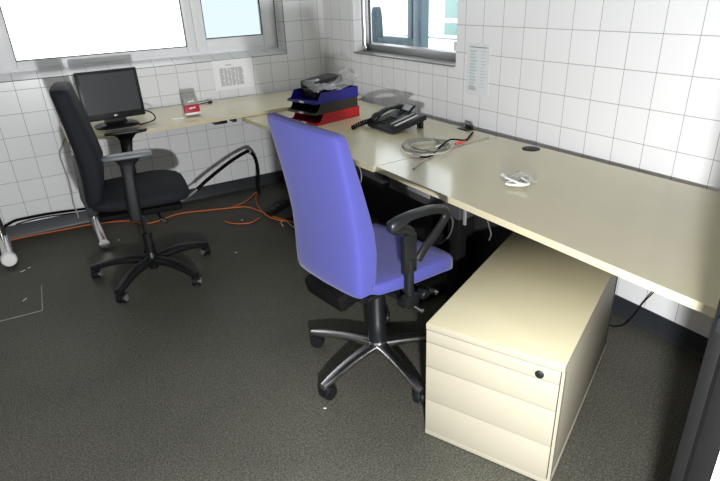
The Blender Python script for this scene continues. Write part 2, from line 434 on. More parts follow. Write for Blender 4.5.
# --- what stands beyond the right-hand window
bm = B(); bb(bm, 0.262, 6.0, -6.0, 6.0, -0.1, 0.0); tag(struct('trim_1', bm, 'outwall'), 'pale paving outside')
t = thing('glazed_partition', 'blue-grey framed glazed partition seen beyond the steel-framed window', 'partition', (0.75, 0, 0))
def gBx(u, v, x):
    dd = RT * ((u - 360) / FPX) + UP * ((240.5 - v) / FPX) + FW
    return CAM + dd * ((x - CAM.x) / dd.x)
py = gBx(421, 30, 0.75).y; py0 = gBx(372, 30, 0.75).y
zr = gBx(400, 47, 0.75).z; zr1 = gBx(400, 37, 0.75).z
bm = B(); bb(bm, -0.04, 0.04, py - 0.055, py + 0.055, 0, 2.3, 0.006); obj('post', bm, 'blueframe', t)
bm = B(); bb(bm, -0.03, 0.03, py + 0.085, py + 0.15, zr1, 2.3, 0.005); obj('inner_post', bm, 'blueframe', t)
bm = B(); bb(bm, -0.03, 0.03, py + 0.05, 0.95, 0.0, zr1, 0.005); obj('lower_panel', bm, 'blueframe', t)
t = thing('seat_with_rounded_back', 'dark rounded chair back visible behind the left part of the steel-framed window', 'chair', (gBx(377, 30, 0.45).x, gBx(377, 30, 0.45).y, 0))
rings = []
for z, hw in ((0.85, 0.04), (0.9, 0.052), (1.0, 0.060), (1.12, 0.060), (1.20, 0.054), (1.25, 0.040), (1.28, 0.022), (1.287, 0.010)):
    rings.append([(a + 0.0, b, z) for a, b in sup(0.035, hw, 3, 20)])
bm = B(); loft(bm, rings); obj('backrest', bm, 'outchair', t)
bm = B(); box(bm, (0.02, -0.16, 1.025), (0.16, 0.14, 0.05), 0.012, Matrix.Rotation(0.25, 3, 'X')); obj('armrest', bm, 'outchair', t)
bm = B(); lathe(bm, [(0.20, 0.0), (0.20, 0.02), (0.03, 0.05), (0.03, 0.86)], 20); obj('pedestal', bm, 'outchair', t)
p = gBx(452, 10, 2.2)
t = thing('teal_panel', 'pale teal panel standing in the bright daylight beyond the steel-framed window', 'panel', (2.2, p.y, 0))
for z0_, z1_ in ((1.08, 1.35), (0.90, 1.03)):
    bm = B(); bb(bm, -0.03, 0.03, -0.34, 0.10, z0_, z1_, 0.01); obj('board', bm, 'teal', t)
for yy in (-0.362, 0.122):
    bm = B(); bb(bm, -0.02, 0.02, yy - 0.0175, yy + 0.0175, 0, 1.9, 0.01); obj('post', bm, 'outwall', t)
p = gBx(450, 38, 1.5)
bm = B(); bb(bm, -0.03, 0.03, -1.2, 1.0, p.z - 0.014, p.z, 0.004); 
for yy in (-1.1, -0.1, 0.9): bb(bm, -0.02, 0.02, yy - 0.02, yy + 0.02, 0, p.z - 0.03)
o = obj('handrail', bm, 'cgrey', loc=(1.5, p.y, 0)); tag(o, 'grey rail outside, low behind the steel-framed window', 'rail')

# ------------------------------------------------------------------ desks
ZA, ZD = 0.730, 0.706
def top_with_edge(parent, poly, z1, th):
    bm = B(); prism(bm, poly, z1 - th, z1, 0.0)
    for fc in bm.faces:
        fc.normal_update()
        fc.material_index = 1 if abs(fc.normal.z) < 0.5 else 0
    return obj('tabletop', bm, ['wood', 'edge'], parent)
t = thing('desk', 'narrow pale wood desk under the white framed window, carrying the monitor', 'desk', (0, 0, 0))
top_with_edge(t, [(-1.975, -0.708), (-0.06, -0.632), (-0.06, -0.04), (-1.975, -0.04)], ZA, 0.022)
for x in (-1.925, -0.45):
    bm = B(); tube(bm, [(x, -0.02 - 0.035, 0.045), (x, -0.575, 0.045)], 0.031, 20); lathe(bm, [(0.006, -0.575), (0.028, -0.577), (0.031, -0.57)], 20, (x, 0, 0.045), 'y') if False else None
    lg = obj('leg_foot', bm, 'chrome', t)
    lg['label'] = 'chrome tube foot'
    for gy in (-0.52, -0.10):
        bm = B(); lathe(bm, [(0.015, 0), (0.02, 0.0), (0.02, 0.010), (0.012, 0.016)], 14, (x, gy, 0)); obj('glide', bm, 'black', lg)
    bm = B(); tube(bm, [(x, -0.085, 0.04), (x, -0.085, ZA - 0.022)], 0.028, 18); obj('leg', bm, 'chrome', t)
bm = B(); bb(bm, -1.9, -0.5, -0.11, -0.07, ZA - 0.085, ZA - 0.03, 0.004); obj('crossbar', bm, 'blackm', t)
# black brackets under the front edge
for x, l in ((-1.105, 0.085), (-1.015, 0.03), (-1.86, 0.05)):
    bm = B(); bb(bm, x - l / 2, x + l / 2, -0.655, -0.56, ZA - 0.046, ZA - 0.0225, 0.005); obj('bracket', bm, 'black', t)

t = thing('desk', 'pale wood corner desk holding the letter trays and the phone', 'desk', (0, 0, 0))
top_with_edge(t, [(-0.962, -0.640), (-0.930, -1.10), (-0.868, -2.075), (-0.088, -2.040), (-0.10, -0.60), (-0.94, -0.635)][:5] , ZD, 0.025)
bm = B(); bb(bm, -0.80, -0.765, -2.04, -0.80, ZD - 0.105, ZD - 0.027, 0.004); obj('beam', bm, 'rail', t)
bm = B(); bb(bm, -0.806, -0.799, -2.02, -1.84, ZD - 0.062, ZD - 0.034, 0.002); obj('strip', bm, 'pink', t)['label'] = 'mauve plastic strip'
bm = B(); bb(bm, -0.36, -0.335, -2.0, -0.80, 0.06, ZD - 0.027, 0.003); obj('modesty_panel', bm, 'blackm', t)
for yy in (-0.83, -1.97):
    bm = B(); bb(bm, -0.80, -0.15, yy - 0.03, yy + 0.03, 0, 0.035, 0.006); bb(bm, -0.47, -0.37, yy - 0.025, yy + 0.025, 0.03, ZD - 0.026, 0.006); bb(bm, -0.80, -0.15, yy - 0.02, yy + 0.02, ZD - 0.06, ZD - 0.026, 0.004); obj('leg', bm, 'blackm', t)
# cable clip at the rear edge
bm = B(); bb(bm, -0.135, -0.075, -1.85, -1.77, ZD - 0.01, ZD + 0.004, 0.003); bb(bm, -0.095, -0.078, -1.84, -1.79, ZD, ZD + 0.022, 0.004); obj('cable_clip', bm, 'black', t)

t = thing('desk', 'large pale wood desk in the foreground above the drawer unit', 'desk', (0, 0, 0))
Y3 = -3.62
p3 = [(-0.852, -2.079), (-0.828, Y3), (-0.042, Y3 + 0.02), (-0.082, -2.045)]
top_with_edge(t, p3, ZD, 0.025)
g = at(531, 149, ZD)
bm = B(); lathe(bm, [(0.040, -0.004), (0.041, 0.0), (0.041, 0.0025), (0.037, 0.0040), (0.004, 0.0045)], 28, (g.x, g.y, ZD)); obj('grommet', bm, 'blackm', t)['label'] = 'dark round cable grommet'
for yy in (-2.16, -3.585):
    bm = B(); bb(bm, -0.79, -0.14, yy - 0.03, yy + 0.03, 0, 0.035, 0.006); bb(bm, -0.45, -0.35, yy - 0.025, yy + 0.025, 0.03, ZD - 0.026, 0.006); bb(bm, -0.79, -0.14, yy - 0.02, yy + 0.02, ZD - 0.06, ZD - 0.026, 0.004); obj('leg', bm, 'blackm', t)
bm = B(); bb(bm, -0.80, -0.72, -2.58, -2.10, ZD - 0.105, ZD - 0.027, 0.004); obj('cable_tray', bm, 'rail', t)
bm = B(); bb(bm, -0.806, -0.799, -2.40, -2.25, ZD - 0.070, ZD - 0.036, 0.002); obj('strip', bm, 'label', t)['label'] = 'grey label strip'
bm = B(); bb(bm, -0.33, -0.305, -2.95, -2.15, 0.05, ZD - 0.027, 0.003); obj('modesty_panel', bm, 'rail', t)
bm = B(); bb(bm, -0.705, -0.655, -2.468, -2.400, 0.0, ZD - 0.026, 0.005); obj('leg', bm, 'blackd', t)
bm = B(); bb(bm, -0.790, -0.782, -2.604, -2.590, ZD - 0.12, ZD - 0.03, 0.002); obj('strip', bm, 'label', t)['label'] = 'short light vertical strip'

# chrome foot of a frame beyond the left edge
t = thing('tube_foot', 'bright chrome tube foot with round white end cap at the left edge of the photo', 'foot', (-2.46, -0.25, 0), math.radians(5))
bm = B(); tube(bm, [(0, 0.19, 0.06), (0, -0.24, 0.06)], 0.038, 22); obj('tube', bm, 'chrome', t)
bm = B(); lathe(bm, [(0.038, -0.225), (0.043, -0.235), (0.043, -0.262), (0.036, -0.271), (0.01, -0.272)], 24, (0, 0, 0.06), 'y'); obj('end_cap', bm, 'white', t)['label'] = 'round white end cap'
bm = B(); tube(bm, [(0, 0.12, 0.05), (0, 0.12, 0.66)], 0.028, 18); obj('upright', bm, 'chrome', t)
for gy in (-0.12, 0.125):
    bm = B(); bb(bm, -0.03, 0.03, gy - 0.027, gy + 0.027, 0, 0.032, 0.006); obj('glide', bm, 'black', t)

# ------------------------------------------------------------------ drawer unit
A0 = Vector((-1.197, -2.899, 0)); A1 = Vector((-1.013, -3.284, 0))
fdir = (A1 - A0).normalized(); wid = (A1 - A0).length; bdir = Vector((-fdir.y, fdir.x, 0))   # into depth
ang = math.atan2(fdir.y, fdir.x)
PH, PD = 0.460, 0.815
t = thing('drawer_unit', 'cream mobile drawer unit with lock under the large foreground desk', 'drawer unit', ((A0 + A1) / 2 + bdir * PD / 2), ang)
hw = wid / 2; hd = PD / 2
bm = B(); bb(bm, -hw + 0.006, hw, -hd + 0.020, hd, 0.022, PH - 0.022, 0.001); obj('body', bm, 'creamside', t)
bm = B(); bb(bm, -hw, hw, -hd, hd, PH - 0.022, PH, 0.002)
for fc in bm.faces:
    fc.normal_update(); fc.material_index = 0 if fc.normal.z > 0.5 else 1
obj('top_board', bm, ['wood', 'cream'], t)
bm = B(); bb(bm, -hw, hw + 0.002, -hd + 0.003, hd, 0.004, 0.024, 0.001); obj('base_board', bm, 'cream', t)
bm = B(); bb(bm, hw - 0.007, hw + 0.0015, -hd + 0.0005, -hd + 0.022, 0.024, PH - 0.022); obj('edge_strip', bm, 'cream', t)
bm = B(); bb(bm, -hw - 0.003, -hw + 0.006, -hd + 0.008, -hd + 0.05, 0.03, PH - 0.03); obj('edge_gap_shade', bm, 'gapshade', t)  # left strip: painted in as the shade of the gap
bm = B(); bb(bm, hw - 0.0115, hw - 0.007, -hd + 0.005, -hd + 0.02, 0.03, PH - 0.0225); obj('edge_gap_shade', bm, 'gapshade', t)  # black strip painted in as the shade of the gap
zs = [0.0245, 0.160, 0.296, 0.392, PH - 0.0225]
for i in range(4):
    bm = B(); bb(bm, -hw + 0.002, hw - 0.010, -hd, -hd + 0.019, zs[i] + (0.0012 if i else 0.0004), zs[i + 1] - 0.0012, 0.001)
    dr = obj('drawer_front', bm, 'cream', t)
    if i == 3:
        bm = B(); lathe(bm, [(0.0125, 0.0), (0.0125, -0.004), (0.010, -0.006), (0.002, -0.006)], 20, (hw - 0.066, -hd, (zs[3] + zs[4]) / 2 - 0.006), 'y')
        lk = obj('lock', bm, 'blackm', dr); lk['label'] = 'black round lock'
for sx in (-1, 1):
    for sy in (-1, 1):
        bm = B(); lathe(bm, [(0.012, 0.0), (0.012, 0.006)], 14, (sx * (hw - 0.05), sy * (hd - 0.06), 0.0)); obj('glide', bm, 'black', t)

# ------------------------------------------------------------------ office chairs
def caster(parent, x, y, a, R=0.027, mw='black', hub=True):
    c, s = math.cos(a), math.sin(a)
    rot = Matrix.Rotation(a, 3, 'Z')
    bm = B()
    for sy in (-1, 1):
        b2 = B(); lathe(b2, [(R * 0.55, sy * 0.024), (R * 0.92, sy * 0.023), (R, sy * 0.018), (R, sy * 0.007), (R * 0.9, sy * 0.005)], 20, (0, 0, R), 'y')
        me = bpy.data.meshes.new('tmp'); b2.to_mesh(me); b2.free(); bm.from_mesh(me); bpy.data.meshes.remove(me)
    # hood over the wheels and the stem
    prof = []
    for k in range(9):
        q = PI * k / 8 * 0.8 + 0.1
        prof.append((math.cos(q) * (R + 0.004), R + math.sin(q) * (R + 0.004)))
    ring0 = [(x_, -0.005, z_) for x_, z_ in prof] + [(x_ * 0.6, -0.005, R + (z_ - R) * 0.6) for x_, z_ in prof[::-1]]
    ring1 = [(x_, 0.005, z_) for x_, y_, z_ in ring0]
    loft(bm, [ring0, ring1])
    lathe(bm, [(0.006, R), (0.006, 0.074)], 10, (0.014, 0, 0))
    bmesh.ops.rotate(bm, cent=(0, 0, 0), matrix=rot, verts=bm.verts[:])
    bmesh.ops.translate(bm, vec=(x - 0.014 * c, y - 0.014 * s, 0), verts=bm.verts[:])
    o = obj('caster', bm, 'black', parent)
    if mw != 'black':
        bm = B()
        for sy in (-1, 1): lathe(bm, [(R * 0.7, sy * 0.0235), (R * 0.68, sy * 0.0262), (R * 0.3, sy * 0.0262)], 16, (0, 0, R), 'y')
        bmesh.ops.rotate(bm, cent=(0, 0, 0), matrix=rot, verts=bm.verts[:])
        bmesh.ops.translate(bm, vec=(x - 0.014 * c, y - 0.014 * s, 0), verts=bm.verts[:])
        for v in bm.verts: pass
        me = o.data; b3 = B(); b3.from_mesh(me); me2 = bpy.data.meshes.new('t'); bm.to_mesh(me2); bm.free()
        n0 = len(b3.faces); b3.from_mesh(me2); b3.faces.ensure_lookup_table()
        for fc in b3.faces[n0:]: fc.material_index = 1
        b3.to_mesh(me); b3.free(); bpy.data.meshes.remove(me2)
        me.materials.append(M[mw]); shade(me)
    return o

def star(t, a0, R, hubz, endz, m, w0, w1, h0, h1, cang, mw='black', arch=0.0, cr=0.027):
    for k in range(5):
        a = a0 + k * 2 * PI / 5
        c, s = math.cos(a), math.sin(a)
        rings = []
        for i in range(9):
            q = i / 8; r = 0.022 + (R + 0.012 - 0.022) * q
            z = hubz + (endz - hubz) * q + arch * math.sin(PI * q)
            hw = (w0 + (w1 - w0) * q) / 2; hh = (h0 + (h1 - h0) * q)
            if i == 8: hw *= 0.7
            ring = []
            for x_, z_ in sup(hw, hh / 2, 3.2, 16): ring.append((r * c - x_ * s, r * s + x_ * c, z - hh / 2 + z_))
            rings.append(ring)
        bm = B(); loft(bm, rings); lg = obj('leg', bm, m, t)
        caster(lg, R * c, R * s, cang[k], cr, mw)

# --- violet chair
t = thing('office_chair', 'violet-blue upholstered swivel chair in the middle, pushed up to the desks', 'chair', (-1.110, -2.465, 0), math.radians(9))
VH = 9
star(t, math.radians(196 - VH), 0.305, 0.112, 0.078, 'alu', 0.052, 0.036, 0.034, 0.024, [math.radians(q - VH) for q in (200, 215, 170, 60, 140)], 'black', 0.010, 0.030)
bm = B(); lathe(bm, [(0.012, 0.045), (0.016, 0.05), (0.016, 0.075), (0.036, 0.082), (0.040, 0.110), (0.038, 0.118)], 24); obj('hub', bm, 'alu', t)
bm = B(); lathe(bm, [(0.038, 0.112), (0.038, 0.20), (0.034, 0.205), (0.033, 0.335), (0.028, 0.345), (0.028, 0.40)], 28); obj('gas_column', bm, 'black', t)
OS = 0.008
rings = []
for f_, hw_, zt, zb in ((-0.200, 0.12, 0.500, 0.478), (-0.190, 0.180, 0.508, 0.466), (-0.15, 0.212, 0.512, 0.458), (-0.06, 0.224, 0.512, 0.450), (0.05, 0.228, 0.512, 0.444), (0.14, 0.228, 0.512, 0.436), (0.190, 0.222, 0.508, 0.426), (0.216, 0.210, 0.494, 0.418), (0.226, 0.18, 0.474, 0.426)):
    zc, hh = (zt + zb) / 2, (zt - zb) / 2
    rings.append([(f_, OS + a, zc + b + 0.10 * abs(a) ** 1.5 * (1 if b > 0 else 0)) for a, b in sup(hw_, hh, 4.2, 40)])
bm = B(); loft(bm, rings); obj('seat', bm, 'purple', t, deg=60)
bm = B(); box(bm, (0.0, OS, 0.434), (0.34, 0.33, 0.020), 0.008); obj('seat_shell', bm, 'black', t)
OB = -0.062
rings = []
for z, f0, f1, hw_ in ((0.484, -0.262, -0.225, 0.165), (0.490, -0.270, -0.208, 0.178), (0.515, -0.276, -0.195, 0.182), (0.56, -0.276, -0.186, 0.182), (0.64, -0.274, -0.178, 0.178), (0.72, -0.276, -0.182, 0.173), (0.80, -0.284, -0.200, 0.169), (0.90, -0.298, -0.226, 0.166), (1.00, -0.314, -0.256, 0.164), (1.060, -0.324, -0.274, 0.162), (1.078, -0.325, -0.280, 0.158), (1.085, -0.318, -0.290, 0.148)):
    fc_, fh = (f0 + f1) / 2, (f1 - f0) / 2
    q = max(0.0, (z - 0.5) / 0.58); tw = 0.12 * q; sh = -0.038 + 0.006 * q
    ring = []
    for a, b in sup(fh, hw_, 8.0, 60):
        x_, y_ = a + 0.35 * b * b, b
        ring.append((fc_ + x_ * math.cos(tw) - y_ * math.sin(tw), sh + x_ * math.sin(tw) + y_ * math.cos(tw), z + 0.012 - 0.038 * q + 0.10 * q * b))
    rings.append(ring)
bm = B(); loft(bm, rings); obj('backrest', bm, 'purple', t, deg=50)
bm = B(); box(bm, (-0.185, 0.005, 0.440), (0.15, 0.22, 0.075), 0.020, Matrix.Rotation(-0.25, 3, 'Y')); obj('back_bracket', bm, 'blackd', t)
bm = B(); box(bm, (-0.02, 0, 0.392), (0.24, 0.16, 0.045), 0.012); obj('tilt_mechanism', bm, 'black', t)
for pts, r in (([(-0.03, -0.07, 0.385), (-0.01, -0.16, 0.375), (0.02, -0.225, 0.345)], 0.010), ([(0.05, -0.07, 0.39), (0.08, -0.15, 0.392), (0.105, -0.215, 0.385)], 0.013)):
    bm = B(); tube(bm, spline(pts, 5), r, 10); lv = obj('lever', bm, 'black', t)
    e = Vector(pts[-1]); bm = B(); tube(bm, [e - Vector((0, -0.006, -0.002)), e + Vector((0.004, -0.010, -0.004))], 0.009, 12); obj('lever_tip', bm, 'alu', lv)
bm = B(); lathe(bm, [(0.018, -0.18), (0.021, -0.185), (0.021, -0.215), (0.017, -0.22)], 14, (0.055, 0, 0.392), 'y'); tube(bm, [(0.055, -0.07, 0.392), (0.055, -0.185, 0.392)], 0.008, 8); obj('knob', bm, 'black', t)
for sy in (-1, 1):
    y = OS - 0.012 + sy * 0.252
    bm = B()
    tube(bm, spline([(0.0, sy * 0.08, 0.410), (-0.03, sy * 0.17, 0.405), (-0.055, OS + sy * 0.21, 0.41), (-0.065, y, 0.44)], 6), 0.017, 10)
    tube(bm, [(-0.068, y, 0.43), (-0.072, y, 0.60)], 0.0165, 12)
    box(bm, (-0.072, y, 0.620), (0.058, 0.026, 0.145), 0.008); box(bm, (-0.065, y, 0.44), (0.06, 0.04, 0.05), 0.012)
    st = obj('arm_stem', bm, 'black', t)
    bm = B()
    loop = spline([(-0.060, y, 0.690), (-0.085, y, 0.712), (-0.130, y, 0.722), (-0.142, y, 0.740), (-0.08, y, 0.752), (0.04, y, 0.744), (0.095, y, 0.728), (0.105, y, 0.700), (0.065, y, 0.660), (0.0, y, 0.612), (-0.030, y, 0.580)], 6)
    tube(bm, loop, 0.0125, 10, flat=1.3); ar = obj('arm_loop', bm, 'black', t)
    rings = []
    for f_, hw_, zt, zb in ((-0.160, 0.008, 0.748, 0.726), (-0.153, 0.017, 0.758, 0.718), (-0.12, 0.019, 0.765, 0.722), (-0.06, 0.019, 0.767, 0.748), (0.03, 0.018, 0.762, 0.745), (0.09, 0.016, 0.748, 0.730), (0.112, 0.009, 0.733, 0.717)):
        rings.append([(f_, y + a, (zt + zb) / 2 + b) for a, b in sup(hw_, (zt - zb) / 2, 2.8, 20)])
    bm = B(); loft(bm, rings); obj('arm_pad', bm, 'paddark', t, deg=60)

# --- black chair
t = thing('office_chair', 'black fabric swivel chair in front of the monitor under the window', 'chair', (-1.731, -1.090, 0), math.radians(-7))
VH = -7
star(t, math.radians(155.3 - VH), 0.322, 0.118, 0.088, 'black', 0.060, 0.050, 0.042, 0.030, [math.radians(q - VH) for q in (250, 240, 245, 280, 60)], 'wheel', 0.020)
bm = B(); lathe(bm, [(0.015, 0.040), (0.024, 0.045), (0.030, 0.09), (0.038, 0.118), (0.030, 0.135), (0.027, 0.145)], 22); obj('hub', bm, 'black', t)
bm = B(); lathe(bm, [(0.026, 0.14), (0.026, 0.26), (0.014, 0.265), (0.014, 0.42)], 22); obj('gas_column', bm, 'black', t)
bm = B(); tube(bm, [(0.011, -0.020, 0.19), (0.011, -0.020, 0.37)], 0.0035, 8); obj('column_glint', bm, 'chrome', t)
rings = []
for f_, hw_, zt, zb in ((-0.225, 0.11, 0.520, 0.475), (-0.215, 0.17, 0.535, 0.465), (-0.15, 0.215, 0.548, 0.458), (0.0, 0.235, 0.556, 0.452), (0.10, 0.237, 0.560, 0.452), (0.17, 0.228, 0.555, 0.452), (0.222, 0.205, 0.540, 0.455), (0.245, 0.17, 0.525, 0.465), (0.254, 0.11, 0.505, 0.475)):
    zc, hh = (zt + zb) / 2, (zt - zb) / 2
    rings.append([(f_, a, zc + b) for a, b in sup(hw_, hh, 2.7, 36)])
bm = B(); loft(bm, rings); obj('seat', bm, 'fabk', t, deg=60)
bm = B(); box(bm, (0.0, 0, 0.442), (0.40, 0.40, 0.034), 0.014); obj('seat_shell', bm, 'blackd', t)
bm = B(); box(bm, (-0.01, 0, 0.405), (0.22, 0.15, 0.05), 0.012); obj('tilt_mechanism', bm, 'black', t)
bm = B(); tube(bm, spline([(0.06, -0.05, 0.41), (0.08, -0.15, 0.405), (0.085, -0.21, 0.395)], 5), 0.008, 10); lv = obj('lever', bm, 'black', t)
bm = B(); tube(bm, [(0.085, -0.205, 0.395), (0.11, -0.225, 0.385)], 0.012, 10); obj('lever_tip', bm, 'alu', lv)
rings = []
for z, f0, f1, hw_ in ((0.485, -0.238, -0.200, 0.12), (0.50, -0.242, -0.180, 0.165), (0.54, -0.240, -0.160, 0.185), (0.62, -0.236, -0.135, 0.196), (0.70, -0.236, -0.122, 0.200), (0.79, -0.243, -0.135, 0.200), (0.90, -0.254, -0.155, 0.196), (0.99, -0.266, -0.174, 0.190), (1.043, -0.273, -0.184, 0.186), (1.060, -0.272, -0.189, 0.176), (1.066, -0.265, -0.199, 0.16)):
    fc_, fh = (f0 + f1) / 2, (f1 - f0) / 2
    rings.append([(fc_ + a + 0.15 * b * b, b, z) for a, b in sup(fh, hw_, 4.0, 40)])
bm = B(); loft(bm, rings); obj('backrest', bm, 'fabkb', t, deg=60)
bm = B()
loft(bm, [[(-0.10, -0.05, 0.405), (-0.10, 0.05, 0.405), (-0.10, 0.05, 0.43), (-0.10, -0.05, 0.43)], [(-0.245, -0.05, 0.42), (-0.245, 0.05, 0.42), (-0.225, 0.05, 0.45), (-0.225, -0.05, 0.45)], [(-0.268, -0.045, 0.52), (-0.268, 0.045, 0.52), (-0.238, 0.045, 0.52), (-0.238, -0.045, 0.52)], [(-0.256, -0.035, 0.74), (-0.256, 0.035, 0.74), (-0.232, 0.035, 0.74), (-0.232, -0.035, 0.74)]])
obj('back_support', bm, 'black', t)
for sy in (-1, 1):
    y = sy * 0.275
    rings = []
    for z, a, b, fx in ((0.44, 0.030, 0.014, -0.03), (0.47, 0.031, 0.016, -0.03), (0.56, 0.030, 0.016, -0.026), (0.66, 0.029, 0.016, -0.020), (0.715, 0.034, 0.017, -0.014), (0.738, 0.050, 0.020, -0.010), (0.752, 0.070, 0.028, -0.008)):
        rings.append([(fx + (0.016 if sy > 0 else 0) + p, y + q, z) for p, q in sup(a, b, 3.2, 20)])
    bm = B(); loft(bm, rings); box(bm, (-0.02, sy * 0.20, 0.448), (0.06, 0.15, 0.018), 0.006); obj('arm_stem', bm, 'black', t)
    rings = []
    fo = 0.016 if sy > 0 else 0.0
    for f_, hw_, zt, zb in ((-0.118, 0.012, 0.764, 0.756), (-0.110, 0.030, 0.770, 0.750), (-0.06, 0.038, 0.773, 0.748), (0.05, 0.038, 0.773, 0.748), (0.096, 0.032, 0.770, 0.750), (0.105, 0.014, 0.764, 0.756)):
        rings.append([(f_ + fo, y + a, (zt + zb) / 2 + b) for a, b in sup(hw_, (zt - zb) / 2, 2.8, 20)])
    bm = B(); loft(bm, rings); obj('arm_pad', bm, 'padlit' if sy < 0 else 'black', t, deg=60)  # lit look of the near pad is put into its lighter grey

# ------------------------------------------------------------------ monitor
t = thing('monitor', 'black flat monitor with a grey blank screen on the narrow desk', 'monitor', (-1.682, -0.465, ZA), math.radians(3))
tilt = Matrix.Rotation(math.radians(-4), 3, 'X')
def tl(bm): bmesh.ops.rotate(bm, cent=(0, 0, 0.19), matrix=tilt, verts=bm.verts[:])
W2, Z0, Z1 = 0.171, 0.046, 0.326
bm = B(); bb(bm, -W2, W2, -0.018, 0.02, Z0, Z1, 0.008); box(bm, (0, 0.032, 0.19), (0.24, 0.04, 0.18), 0.015); tl(bm); obj('housing', bm, 'black', t)
bm = B(); bb(bm, -W2 + 0.020, W2 - 0.020, -0.0195, -0.017, Z0 + 0.038, Z1 - 0.018, 0.0); tl(bm); obj('screen', bm, 'screen', t)
bm = B(); lathe(bm, [(0.011, -0.0175), (0.011, -0.0195), (0.009, -0.020)], 20, (0, 0, Z0 + 0.020), 'y'); bmesh.ops.scale(bm, vec=(1, 1, 0.55), space=Matrix.Translation((0, 0, -(Z0 + 0.020))), verts=bm.verts[:]); tl(bm); obj('badge', bm, 'steel', t)
bm = B()
loft(bm, [[(-0.065, 0.0, 0.012), (0.065, 0.0, 0.012), (0.065, 0.06, 0.012), (-0.065, 0.06, 0.012)], [(-0.055, 0.012, 0.05), (0.055, 0.012, 0.05), (0.055, 0.05, 0.05), (-0.055, 0.05, 0.05)], [(-0.07, 0.015, 0.10), (0.07, 0.015, 0.10), (0.07, 0.045, 0.10), (-0.07, 0.045, 0.10)]]); obj('neck', bm, 'black', t)
bm = B(); rr = [[(a, 0.01 + b, z) for a, b in sup(q * 0.125, q * 0.10, 3, 32)] for q, z in ((1, 0), (1, 0.008), (0.9, 0.014), (0.4, 0.018))]; loft(bm, rr); obj('stand_base', bm, 'black', t)

# cable looping from the monitor
def cable(name, pts, r, m, label, cat, n=8, segs=8, group=None):
    bm = B(); tube(bm, spline(pts, n), r, segs)
    return tag(obj(name, bm, m, deg=80), label, cat, group)
cable('monitor_cable', [(-1.60, -0.30, ZA + 0.05), (-1.52, -0.33, ZA + 0.055), (-1.46, -0.40, ZA + 0.035), (-1.47, -0.50, ZA + 0.012), (-1.55, -0.54, ZA + 0.005), (-1.57, -0.545, ZA + 0.005)], 0.004, 'cblack', 'black cable curling on the desk right of the monitor foot', 'cable')
cable('monitor_cable', [(-1.76, -0.33, ZA + 0.05), (-1.86, -0.36, ZA + 0.050), (-1.915, -0.46, ZA + 0.02), (-1.90, -0.58, ZA + 0.005), (-1.83, -0.62, ZA + 0.005)], 0.004, 'cblack', 'black cable arching on the desk left of the monitor foot', 'cable')

# ------------------------------------------------------------------ card box, pen and bits on the narrow desk
t = thing('tent_card', 'small upright grey and crimson card box on the narrow desk', 'card box', (-1.232, -0.515, ZA), math.radians(2))
rx = Matrix.Rotation(math.radians(-12), 3, 'X')
def lean(bm): bmesh.ops.rotate(bm, cent=(0, 0, 0), matrix=rx, verts=bm.verts[:])
bm = B(); bb(bm, -0.045, 0.045, 0.0, 0.022, 0.004, 0.110, 0.002); lean(bm); obj('card', bm, 'grey', t)
bm = B(); bb(bm, -0.047, 0.047, -0.003, 0.025, 0.024, 0.072, 0.001); lean(bm); obj('band', bm, 'red', t)['label'] = 'crimson band'
bm = B(); bb(bm, -0.0465, 0.0465, -0.0025, 0.0245, 0.013, 0.024, 0.001); lean(bm); obj('stripe', bm, 'white', t)['label'] = 'white stripe'
def wob(z, w, h, y, n=6):
    bm = B()
    for k in range(n):
        x = -w / 2 + w * (k + 0.5) / n
        hh = h * (0.8 + 0.4 * ((k * 7) % 3) / 2)
        bb(bm, x - w / n * 0.40, x + w / n * 0.40, y - 0.0012, y, z - hh / 2 + k * 0.0007, z + hh / 2 + k * 0.0007, 0.0004)
    lean(bm); return bm
obj('lettering', wob(0.091, 0.040, 0.009, 0.0), 'white', t)
obj('lettering', wob(0.050, 0.042, 0.009, -0.003), 'white', t)
a = at(171.5, 120.0, ZA); b_ = at(187, 118.3, ZA)
bm = B(); tube(bm, [(a.x, a.y, ZA + 0.004), (b_.x - 0.02, b_.y, ZA + 0.004)], 0.004, 8)
tag(obj('pen', bm, 'white'), 'white pen lying on the narrow desk left of the crimson card box', 'pen')
a = at(203, 103.5, ZA); b_ = at(210, 103, ZA)
t = thing('cable_end', 'small black plug on the narrow desk right of the crimson card box', 'plug', (b_.x, b_.y, ZA))
bm = B(); box(bm, (0, 0, 0.007), (0.035, 0.016, 0.013), 0.004); obj('plug', bm, 'black', t)
bm = B(); tube(bm, spline([(-0.015, 0, 0.007), (-0.04, 0.003, 0.004), (-0.07, -0.006, 0.004), (-0.09, 0.0, 0.004)], 5), 0.003, 8); obj('lead', bm, 'cblack', t)

# ------------------------------------------------------------------ notices on the walls
t = thing('notice', 'white sheet with a grey printed table on the back wall below the window', 'notice', (-0.768, -0.0015, 0.787))
bm = B(); bb(bm, -0.152, 0.150, -0.001, 0.001, 0.0, 0.208); obj('sheet', bm, 'paper', t)
bm = B()
bb(bm, -0.055, -0.012, -0.0016, -0.0008, 0.168, 0.176)
cols = [(-0.105, -0.075), (-0.072, -0.046), (-0.043, -0.022), (-0.019, 0.010), (0.013, 0.033), (0.036, 0.070)]
for i, (c0, c1) in enumerate(cols):
    for k in range(11):
        z = 0.152 - k * 0.0115
        w_ = c1 - c0
        bb(bm, c0, c1 - w_ * (0.25 if (k * 3 + i) % 4 == 1 else 0.02), -0.0016, -0.0008, z - 0.0103, z)
obj('print', bm, 'ink', t)
t = thing('notice', 'tall pale sheet with two printed columns on the right wall beside the steel-framed window', 'notice', (-0.0015, -1.768, 0.868))
bm = B(); bb(bm, -0.001, 0.001, -0.088, 0.088, 0.0, 0.268); obj('sheet', bm, 'paperb', t)
bm = B(); bb(bm, -0.0016, -0.0008, -0.068, 0.066, 0.246, 0.2505); obj('heading_rule', bm, 'inkd', t)
bm = B()
